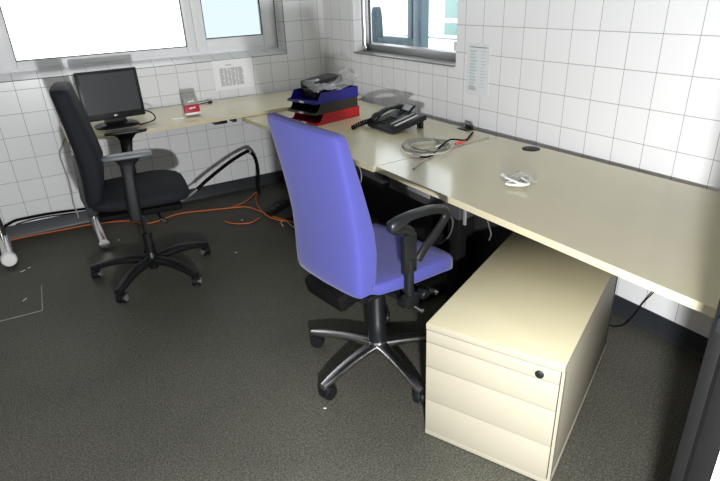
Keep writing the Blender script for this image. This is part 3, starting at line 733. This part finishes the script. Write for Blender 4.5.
for k in range(12):
    z = 0.232 - k * 0.0165
    bb(bm, -0.0016, -0.0008, 0.010 + 0.012 * ((k * 5) % 3) / 2, 0.062, z - 0.009, z)
obj('print', bm, 'inkl', t)
bm = B()
for k in range(12):
    z = 0.232 - k * 0.0165
    bb(bm, -0.0016, -0.0008, -0.064 + 0.014 * ((k * 7) % 4) / 3, -0.022, z - 0.004, z)
obj('print', bm, 'inkl', t)
bm = B(); bb(bm, -0.0016, -0.0008, 0.008, 0.066, 0.024, 0.042); obj('print', bm, 'ink', t)

# ------------------------------------------------------------------ letter trays
TA = math.radians(14)
tc = Vector((-0.562, -1.035, 0))
def tray(dx, dy, z, m, name_label):
    ex = Vector((math.cos(TA), math.sin(TA), 0)); ey = Vector((-ex.y, ex.x, 0))
    p = tc + ex * dx + ey * dy
    t = thing('letter_tray', name_label, 'letter tray', (p.x, p.y, z), TA, 'stacked letter trays')
    L, Wd, H, th = 0.345, 0.255, 0.060, 0.003
    bm = B(); bb(bm, -L / 2, L / 2, -Wd / 2, Wd / 2, 0.0, th, 0.001); bb(bm, L / 2 - th, L / 2, -Wd / 2, Wd / 2, 0, H, 0.001)
    for sy in (-1, 1):   # side walls drop toward the open front
        y0 = sy * Wd / 2; y1 = sy * (Wd / 2 - th)
        r0 = [(-L / 2, y0, 0), (-L / 2, y0, 0.014), (-L / 2 + 0.025, y0, 0.018), (-L / 2 + 0.050, y0, H), (L / 2, y0, H), (L / 2, y0, 0)]
        loft(bm, [r0, [(x, y1, z_) for x, y, z_ in r0]])
    obj('tray_shell', bm, m, t)
    bm = B(); bb(bm, -L / 2 - 0.004, -L / 2 + 0.002, -Wd / 2, Wd / 2, 0, 0.014, 0.002); obj('front_lip', bm, m, t)
    bm = B(); bb(bm, -L / 2 - 0.006, -L / 2 - 0.0035, -0.028, 0.012, 0.002, 0.013, 0.001); obj('label_holder', bm, 'white', t)['label'] = 'small white label'
    return t
ZT = ZD
tray(0.0, 0.0, ZT, 'tred', 'red letter tray at the bottom of the stack on the corner desk')
tray(-0.012, 0.002, ZT + 0.0605, 'tbrown', 'smoky dark letter tray in the middle of the stack on the corner desk')
tray(-0.006, 0.0, ZT + 0.121, 'tblue', 'blue letter tray on top of the stack on the corner desk')
ex = Vector((math.cos(TA), math.sin(TA), 0)); ey = Vector((-ex.y, ex.x, 0))
p = tc + ex * 0.030 + ey * 0.045
t = thing('file_box', 'flat black box lying in the top blue letter tray', 'box', (p.x, p.y, ZT + 0.1245), TA + math.radians(3))
bm = B(); box(bm, (0, 0, 0.090), (0.235, 0.13, 0.044), 0.003, Matrix.Rotation(math.radians(-4), 3, 'Y')); obj('case', bm, 'blackm', t)
bm = B(); box(bm, (0, 0, 0.030), (0.22, 0.12, 0.058), 0.003); obj('base', bm, 'black', t)
# crumpled clear bag
def crumple(name, L, Wd, nx, ny, hfun, seed, m, amp):
    rnd = random.Random(seed); bm = B(); g = []
    for i in range(nx + 1):
        row = []
        for j in range(ny + 1):
            u = i / nx; v = j / ny
            z = hfun(u, v) + rnd.uniform(-amp, amp)
            row.append(bm.verts.new(((u - 0.5) * L + rnd.uniform(-amp, amp) * 0.6, (v - 0.5) * Wd + rnd.uniform(-amp, amp) * 0.6, z)))
        g.append(row)
    for i in range(nx):
        for j in range(ny): bm.faces.new((g[i][j], g[i + 1][j], g[i + 1][j + 1], g[i][j + 1]))
    return obj(name, bm, m, deg=50)
o = crumple('plastic_bag', 0.345, 0.125, 18, 8, lambda u, v: 0.188 + 0.008 * math.sin(u * 9) + 0.045 * v * v + 0.16 * max(0, u - 0.72), 3, 'film', 0.007)
o.location = (tc.x + ex.x * 0.02 - ey.x * 0.062, tc.y + ex.y * 0.02 - ey.y * 0.062, ZT); o.rotation_euler = (0, 0, TA)
tag(o, 'crumpled clear plastic bag over the black box on the letter trays', 'plastic bag')

# ------------------------------------------------------------------ telephone
PA = math.radians(1)
t = thing('desk_phone', 'black office phone with a raised rear and labelled keys on the corner desk', 'phone', (-0.365, -1.530, ZD), PA); t.scale = (0.93, 0.93, 0.93)
# local x: front edge (-) to rear (+); local y: left (+, handset) to right (-)
def slope(x): return 0.030 + (x + 0.12) * 0.23
bm = B()
out = []
for x in (-0.125, -0.118, 0.10, 0.118): out.append(x)
rings = []
for x, k in ((-0.125, 0.6), (-0.118, 1.0), (0.0, 1.0), (0.10, 1.0), (0.118, 0.8)):
    zt = slope(x) - (0.008 if k < 1 else 0); zb = max(0.004, slope(x) - 0.034)
    rings.append([(x, -0.135, zb), (x, -0.135, zt - 0.004), (x, -0.130, zt), (x, 0.130, zt), (x, 0.135, zt - 0.004), (x, 0.135, zb)])
loft(bm, rings); obj('body', bm, 'black', t)
sl = Matrix.Rotation(-math.atan(0.23), 3, 'Y')
def onp(bm, x, y, s, up=0.0, bev=0.0008): box(bm, (x, y, slope(x) + up), s, bev, sl)
bm = B()
for i in range(4):
    for j in range(4): onp(bm, -0.085 + i * 0.024, 0.055 - j * 0.021, (0.014, 0.014, 0.006), 0.001, 0.002)
obj('keypad', bm, 'blackm', t)
bm = B(); onp(bm, 0.005, -0.048, (0.17, 0.016, 0.002), 0.001); obj('label_strip', bm, 'cgrey', t)
bm = B(); onp(bm, -0.002, -0.098, (0.17, 0.019, 0.002), 0.001); obj('label_strip', bm, 'clight', t)
bm = B()
for i in range(8): onp(bm, -0.07 + i * 0.021, -0.073, (0.015, 0.012, 0.004), 0.001, 0.002)
obj('function_keys', bm, 'blackm', t)
bm = B()
for i in range(8): onp(bm, -0.07 + i * 0.021, -0.122, (0.015, 0.010, 0.004), 0.001, 0.002)
obj('function_keys', bm, 'blackm', t)
dm = Matrix.Rotation(-math.radians(38), 3, 'Y')
bm = B(); box(bm, (0.095, 0.02, slope(0.095) + 0.020), (0.062, 0.10, 0.012), 0.004, dm); ds = obj('display_housing', bm, 'black', t)
bm = B(); box(bm, (0.0915, 0.02, slope(0.095) + 0.0262), (0.044, 0.076, 0.002), 0.0005, dm); obj('display', bm, 'lcd', ds)['label'] = 'grey display'
rings = []
for q in range(13):
    u = q / 12; x = -0.118 + 0.232 * u
    arch = 0.030 * math.sin(PI * u)
    hw_ = 0.024 if 0.22 < u < 0.78 else 0.030
    hh = 0.011 if 0.22 < u < 0.78 else 0.019
    if q in (0, 12): hw_ *= 0.6; hh *= 0.5
    rings.append([(x, 0.098 + a, slope(x) + 0.016 + arch * 0.8 + b) for a, b in sup(hw_, hh, 2.6, 18)])
bm = B(); loft(bm, rings); obj('handset', bm, 'black', t, deg=60)
pts = []
p0 = Vector((-0.125, 0.10, 0.030)); p1 = t.matrix_world
import mathutils
def loc2(px, py, pz):   # world to phone frame
    c, s = math.cos(-PA), math.sin(-PA); dx, dy = (px + 0.365) / 0.93, (py + 1.530) / 0.93
    return Vector((dx * c - dy * s, dx * s + dy * c, pz - ZD))
e0 = at(352, 128, ZD + 0.012); e1 = at(362, 123, ZD + 0.014)
q0 = loc2(e0.x, e0.y, ZD + 0.012); q1 = loc2(e1.x, e1.y, ZD + 0.014)
path = spline([Vector((-0.118, 0.10, 0.044)), q1, q0], 40)
hel = []
for i, p in enumerate(path):
    a = i * 0.75
    hel.append(p + Vector((0.2 * math.cos(a), math.cos(a), math.sin(a))) * 0.011)
bm = B(); tube(bm, hel, 0.0062, 8); obj('coiled_cord', bm, 'cblack', t, deg=80)
for q in ((0.085, 0.105, -0.125, -0.085, 0.0005, 0.052), (0.085, 0.105, 0.085, 0.125, 0.0005, 0.052), (-0.115, -0.10, -0.12, 0.12, 0.0005, 0.008)):
    bm = B(); bb(bm, *q, 0.002); obj('foot', bm, 'black', t)

# ------------------------------------------------------------------ loose cables on the desks
cg = at(428, 147, ZD)
t = thing('cable_coil', 'loose coil of thin grey cables on the desk behind the violet chair', 'cable', (cg.x, cg.y, ZD))
def P(u, v, dz=0.004): 
    q = at(u, v, ZD + dz); return Vector((q.x - cg.x, q.y - cg.y, dz))
loops = [[(402, 146), (408, 140), (425, 138), (443, 140), (448, 143), (440, 149), (425, 152), (410, 151)],
         [(405, 149), (404, 143), (416, 139), (434, 139.5), (446, 142), (451, 147), (446, 151), (430, 153.5), (412, 154)],
         [(412, 147), (424, 144), (440, 143), (446, 145), (434, 148), (420, 150)],
         [(409, 144), (420, 141), (437, 141), (444, 146), (436, 151), (418, 149)],
         [(401, 148), (403, 142), (415, 138), (432, 138.5), (449, 141), (453, 145), (445, 152), (424, 155), (407, 153)],
         [(410, 149), (414, 143), (428, 141.5), (441, 140.5), (447, 145), (439, 150), (424, 152.5)],
         [(404, 145), (413, 140.5), (430, 139.8), (440, 143), (450, 148), (438, 153), (420, 153.5), (408, 150)]]
for i, lp in enumerate(loops):
    bm = B(); tube(bm, spline([P(u, v, 0.003 + 0.0022 * i) for u, v in lp], 6, True), 0.0022, 6, closed=True); obj('strand', bm, ('cmid', 'clight', 'cgrey')[i % 3], t, deg=80)
bm = B(); tube(bm, spline([P(451, 148, 0.006), P(465, 143, 0.004), P(480, 139.5, 0.004), P(489, 137, 0.004)], 6), 0.0026, 6); obj('strand', bm, 'cgrey', t, deg=80)
bm = B(); tube(bm, spline([P(426, 159, 0.004), P(419, 164, 0.004), P(413.5, 169, 0.004)], 5), 0.0045, 8); obj('strand', bm, 'cgrey', t, deg=80)
bm = B(); tube(bm, spline([P(436, 147, 0.014), P(442, 144, 0.016), P(447, 143, 0.012)], 5), 0.0035, 8); obj('connector', bm, 'white', t, deg=80)
q = [at(u, v, ZD + 0.005) for u, v in ((414, 157), (421, 157.5), (429, 157), (436, 152), (444, 146.5), (452, 142.5), (465, 140.5), (470, 136), (473, 132.5))]
t = thing('mains_lead', 'black lead with a plug crossing the grey cable coil on the desk', 'lead', (q[0].x, q[0].y, ZD))
o0 = Vector((q[0].x, q[0].y, ZD))
bm = B(); tube(bm, spline([p - o0 + Vector((0, 0, 0.016 if 3 < i < 6 else 0.002)) for i, p in enumerate(q)], 6), 0.0042, 8); obj('lead', bm, 'cblack', t, deg=80)
dv = (q[1] - q[0]).normalized()
bm = B(); tube(bm, [dv * -0.006 + Vector((0, 0, 0.011)), dv * 0.030 + Vector((0, 0, 0.009))], [0.009, 0.006], 12); obj('plug', bm, 'cmid', t)
r0 = at(455, 145.5, ZD); r1 = at(465, 143.3, ZD)
bm = B(); tube(bm, spline([(r0.x, r0.y, ZD + 0.009), ((r0.x + r1.x) / 2, (r0.y + r1.y) / 2, ZD + 0.010), (r1.x, r1.y, ZD + 0.009)], 4), [0.006] * 3 + [0.007] * 3 + [0.005] * 3, 10)
tag(obj('red_plug', bm, 'redplug'), 'small red plug beside the black cord on the desk', 'plug')

# white bundled cable in a clear bag
g = at(516, 181, ZD)
t = thing('white_cable_bundle', 'small bundle of white cable in clear wrap on the large foreground desk', 'cable', (g.x, g.y, ZD))
def P2(u, v, dz): 
    q = at(u, v, ZD + dz); return Vector((q.x - g.x, q.y - g.y, dz))
for i, lp in enumerate(([(503, 176), (509, 179), (518, 183), (528, 182), (527, 178), (518, 177), (512, 180)], [(506, 183.5), (513, 181), (523, 179), (529, 182), (524, 185), (513, 185)], [(505, 177), (514, 181), (524, 184.5), (529, 183), (522, 178)])):
    bm = B(); tube(bm, spline([P2(u, v, 0.008 + 0.007 * i) for u, v in lp], 6, i != 2), 0.0045, 8, closed=(i != 2)); obj('strand', bm, 'white', t, deg=80)
bm = B(); tube(bm, [P2(502.5, 174.5, 0.010), P2(509.5, 178.5, 0.012)], 0.007, 10); obj('connector', bm, 'white', t)
rnd = random.Random(5)
w_ = crumple('wrap', 0.125, 0.085, 9, 7, lambda u, v: 0.006 + 0.030 * math.sin(PI * u) * math.sin(PI * v), 8, 'film', 0.004)
w_.parent = t; w_.rotation_euler = (0, 0, math.radians(-30)); w_.location = (0.012, -0.004, 0)

# ------------------------------------------------------------------ cables on the floor and the wall
def F(u, v, z=0.006): return at(u, v, z)
cable('orange_cable', [F(8, 240.5), F(30, 235.8), F(60, 230.2), F(92, 224.2), F(125, 221), F(150, 223), F(178, 214), F(205, 210.5), F(230, 208), F(247, 207), F(262, 212), F(275, 217), F(292, 222), F(305, 226)], 0.0055, 'orange', 'long orange cable running along the floor below the back wall', 'cable')
cable('orange_cable', [F(232, 207.2, 0.014), F(246, 201, 0.012), F(256, 192.5, 0.012), F(256, 199, 0.012), F(258, 206, 0.014), F(265, 214, 0.012), F(275, 219, 0.012), F(290, 221.5, 0.012), F(300, 223, 0.012)], 0.0055, 'orange', 'orange cable looping near the corner left of the violet chair', 'cable')
cable('orange_cable', [F(225, 221.5), F(232, 223.3), F(243, 223.6), F(252, 222), F(260, 217.5)], 0.0045, 'orange', 'short orange cable arc on the floor in front of the longer ones', 'cable')
cable('white_cable', [F(283, 226), F(281, 222), F(286, 221), F(292, 226), F(300, 229), F(308, 228)], 0.003, 'clight', 'thin white cable curl on the floor beside the violet chair', 'cable')

def onA(u, v, y):
    dd = RT * ((u - 360) / FPX) + UP * ((240.5 - v) / FPX) + FW
    return CAM + dd * ((y - CAM.y) / dd.y)
# black conduit that sags from the desk
pts = [onA(u, v, y) for u, v, y in ((258, 184, -0.20), (258, 170, -0.20), (255, 158, -0.22), (249, 151.5, -0.25), (243, 153.5, -0.28), (231, 161, -0.32), (218, 171, -0.36), (206, 181, -0.40), (197, 189.5, -0.43))]
t = thing('cable_conduit', 'thick black cable sleeve looping up in front of the back wall tiles', 'cable sleeve', (pts[0].x, pts[0].y, 0))
o0 = Vector((pts[0].x, pts[0].y, 0))
bm = B(); tube(bm, spline([p - o0 for p in [Vector((pts[0].x, pts[0].y, 0.012))] + pts], 6), 0.0125, 10); obj('sleeve', bm, 'cblack', t, deg=80)
tail = [pts[-1]] + [onA(u, v, y) for u, v, y in ((191, 194.5, -0.47), (182, 200, -0.52), (174, 204, -0.56), (162, 208.5, -0.60), (148, 209, -0.62), (132, 208, -0.60))]
bm = B(); tube(bm, spline([p - o0 for p in tail], 6), 0.008, 8); obj('grey_lead', bm, 'cgrey', t, deg=80)
bm = B(); c_ = pts[3] - o0; tube(bm, [c_ + Vector((-0.012, 0, -0.004)), c_ + Vector((0.012, 0, 0.001))], 0.0145, 10); obj('tape_band', bm, 'cgrey', t)

# black cables along the top of the skirting
pts = [onA(u, v, -0.018) for u, v in ((-4, 229), (5, 226), (15, 220.8), (28, 217.8), (45, 214.5), (62, 212), (80, 209.6), (98, 207))]
cable('skirting_cable', pts, 0.009, 'cblack', 'thick black cable resting along the top of the skirting at the left', 'cable')
pts = [onA(u, v, -0.012) for u, v in ((16, 224.5), (30, 220.2), (45, 217), (60, 215), (75, 213))]
cable('skirting_cable', pts, 0.004, 'cblack', 'thinner black cable just below the thick one on the skirting', 'cable')
pts = [onA(u, v, -0.03) for u, v in ((65, 138), (62.5, 146), (60, 152), (60.5, 158), (64, 168), (68, 178), (71, 190), (73.5, 204), (77, 212), (78.5, 218))]
cable('wall_lead', pts, 0.005, 'cgrey', 'thin grey lead hanging down the tiles behind the black chair back', 'cable')
# under the desks
pts = [at(652, 291, 0.62), at(642, 301, 0.35), at(631, 314, 0.12), at(624, 324, 0.01), at(612, 326, 0.008), at(600, 322, 0.008)]
pts = [gBx(655, 291, -0.05), gBx(643, 303, -0.03), gBx(634, 315, -0.02), at(625, 324, 0.008), at(615, 326.5, 0.008), at(606, 324, 0.008), at(595, 318, 0.008)]
cable('floor_lead', pts, 0.0026, 'cblack', 'thin black lead dropping behind the large desk to the floor right of the drawer unit', 'cable')
pts = [at(452, 250, 0.30), at(458, 259, 0.10), at(466, 266, 0.01), at(476, 266, 0.008), at(482, 260, 0.01), at(484, 252, 0.15)]
# cables hanging under the front edge
for k, (lab, ps) in enumerate((('grey cables bunched under the front edge of the large desk', [(443, 208), (448, 213), (453, 222), (449, 236), (440, 244)]),)):
    pts = [gBx(u, v, -0.72) for u, v in ps]
    cable('hanging_cable', pts, 0.004, 'cdark', lab, 'cable')
pts = [gBx(u, v, -0.68) for u, v in ((487, 218), (489, 226), (491, 234), (489, 240))]
cable('hanging_cable', pts, 0.0035, 'cdark', 'short grey cable end hanging under the large desk near the drawer unit', 'cable')
pts = [gBx(u, v, -0.80) for u, v in ((352, 160), (357, 163), (361, 172), (361, 181), (357, 186), (354, 188))]
cable('hanging_cable', pts, 0.003, 'cgrey', 'thin cable loop beside the upper edge of the violet chair back', 'cable')
# power strip on the floor
g = at(280, 210, 0.0)
t = thing('power_strip', 'black power strip on the floor left of the violet chair', 'power strip', (g.x, g.y, 0), math.radians(35))
bm = B(); box(bm, (0, 0, 0.02), (0.28, 0.05, 0.038), 0.006); obj('housing', bm, 'black', t)
bm = B()
for k in range(4): lathe(bm, [(0.018, 0.0385), (0.018, 0.0405), (0.014, 0.0405), (0.013, 0.039)], 16, (-0.10 + k * 0.06, 0, 0))
obj('sockets', bm, 'blackm', t)
# computer tower in the dark under the corner desk
# ------------------------------------------------------------------ floor hatch and scraps
a, b_, c_ = at(41.5, 286, 0), at(42.5, 310.5, 0), at(-10, 324, 0)
d_ = a + (c_ - b_)
bm = B(); 
def strip(p, q, w=0.005):
    p = Vector(p); q = Vector(q); dv = (q - p); L = dv.length; an = math.atan2(dv.y, dv.x)
    box(bm, ((p.x + q.x) / 2, (p.y + q.y) / 2, 0.0008), (L, w, 0.0022), 0, Matrix.Rotation(an, 3, 'Z'))
strip(a, b_); strip(b_, c_)
struct('trim_2', bm, 'seam')
for i, (u, v, s, w_, r, lab) in enumerate(((23, 271.5, 0.030, 0.008, 0.5, 'white paper scrap on the floor beside the chrome tube foot'), (29.5, 268, 0.018, 0.007, 0.5, 'smaller pale scrap just behind the scrap by the chrome tube foot'), (25, 300, 0.028, 0.006, 0.9, 'pale paper scrap on the floor inside the left hatch corner'), (119, 240.5, 0.012, 0.008, 0.2, 'tiny white scrap on the floor under the black chair'), (236, 253, 0.014, 0.006, 0.1, 'tiny white scrap on the open floor right of the black chair'), (325, 409, 0.012, 0.006, -0.6, 'tiny white scrap on the floor near the violet chair caster'), (242, 220.5, 0.014, 0.010, 0.1, 'white fleck between the orange cables'))):
    g = at(u, v, 0)
    bm = B(); box(bm, (0, 0, 0.002), (s, w_, 0.003), 0.001); 
    for v_ in bm.verts: v_.co.z += 0.002 * math.sin(v_.co.x * 300)**2
    o = obj('paper_scrap', bm, 'clight', loc=(g.x, g.y, 0.0)); o.rotation_euler = (0, 0, r); tag(o, lab, 'scrap', 'paper scraps on the floor')

# ------------------------------------------------------------------ light
wd = bpy.data.worlds.new('world'); bpy.context.scene.world = wd; wd.use_nodes = True
bg = wd.node_tree.nodes['Background']; bg.inputs[0].default_value = (0.93, 0.97, 1.0, 1); bg.inputs[1].default_value = 2.4
li = bpy.data.lights.new('torch', 'POINT'); li.energy = 205; li.shadow_soft_size = 0.03; li.color = (0.975, 0.985, 1.0)
lo = bpy.data.objects.new('torch', li); C.objects.link(lo); lo.location = (-1.995, -4.095, 0.89)

sc = bpy.context.scene
sc.view_settings.view_transform = 'Standard'; sc.view_settings.look = 'None'
sc.view_settings.exposure = 0.34; sc.view_settings.gamma = 1.0; sc.view_settings.use_curve_mapping = False
sc.cycles.use_denoising = True
sc.cycles.max_bounces = 8; sc.cycles.diffuse_bounces = 5; sc.cycles.transparent_max_bounces = 16
sc.cycles.sample_clamp_indirect = 4.0
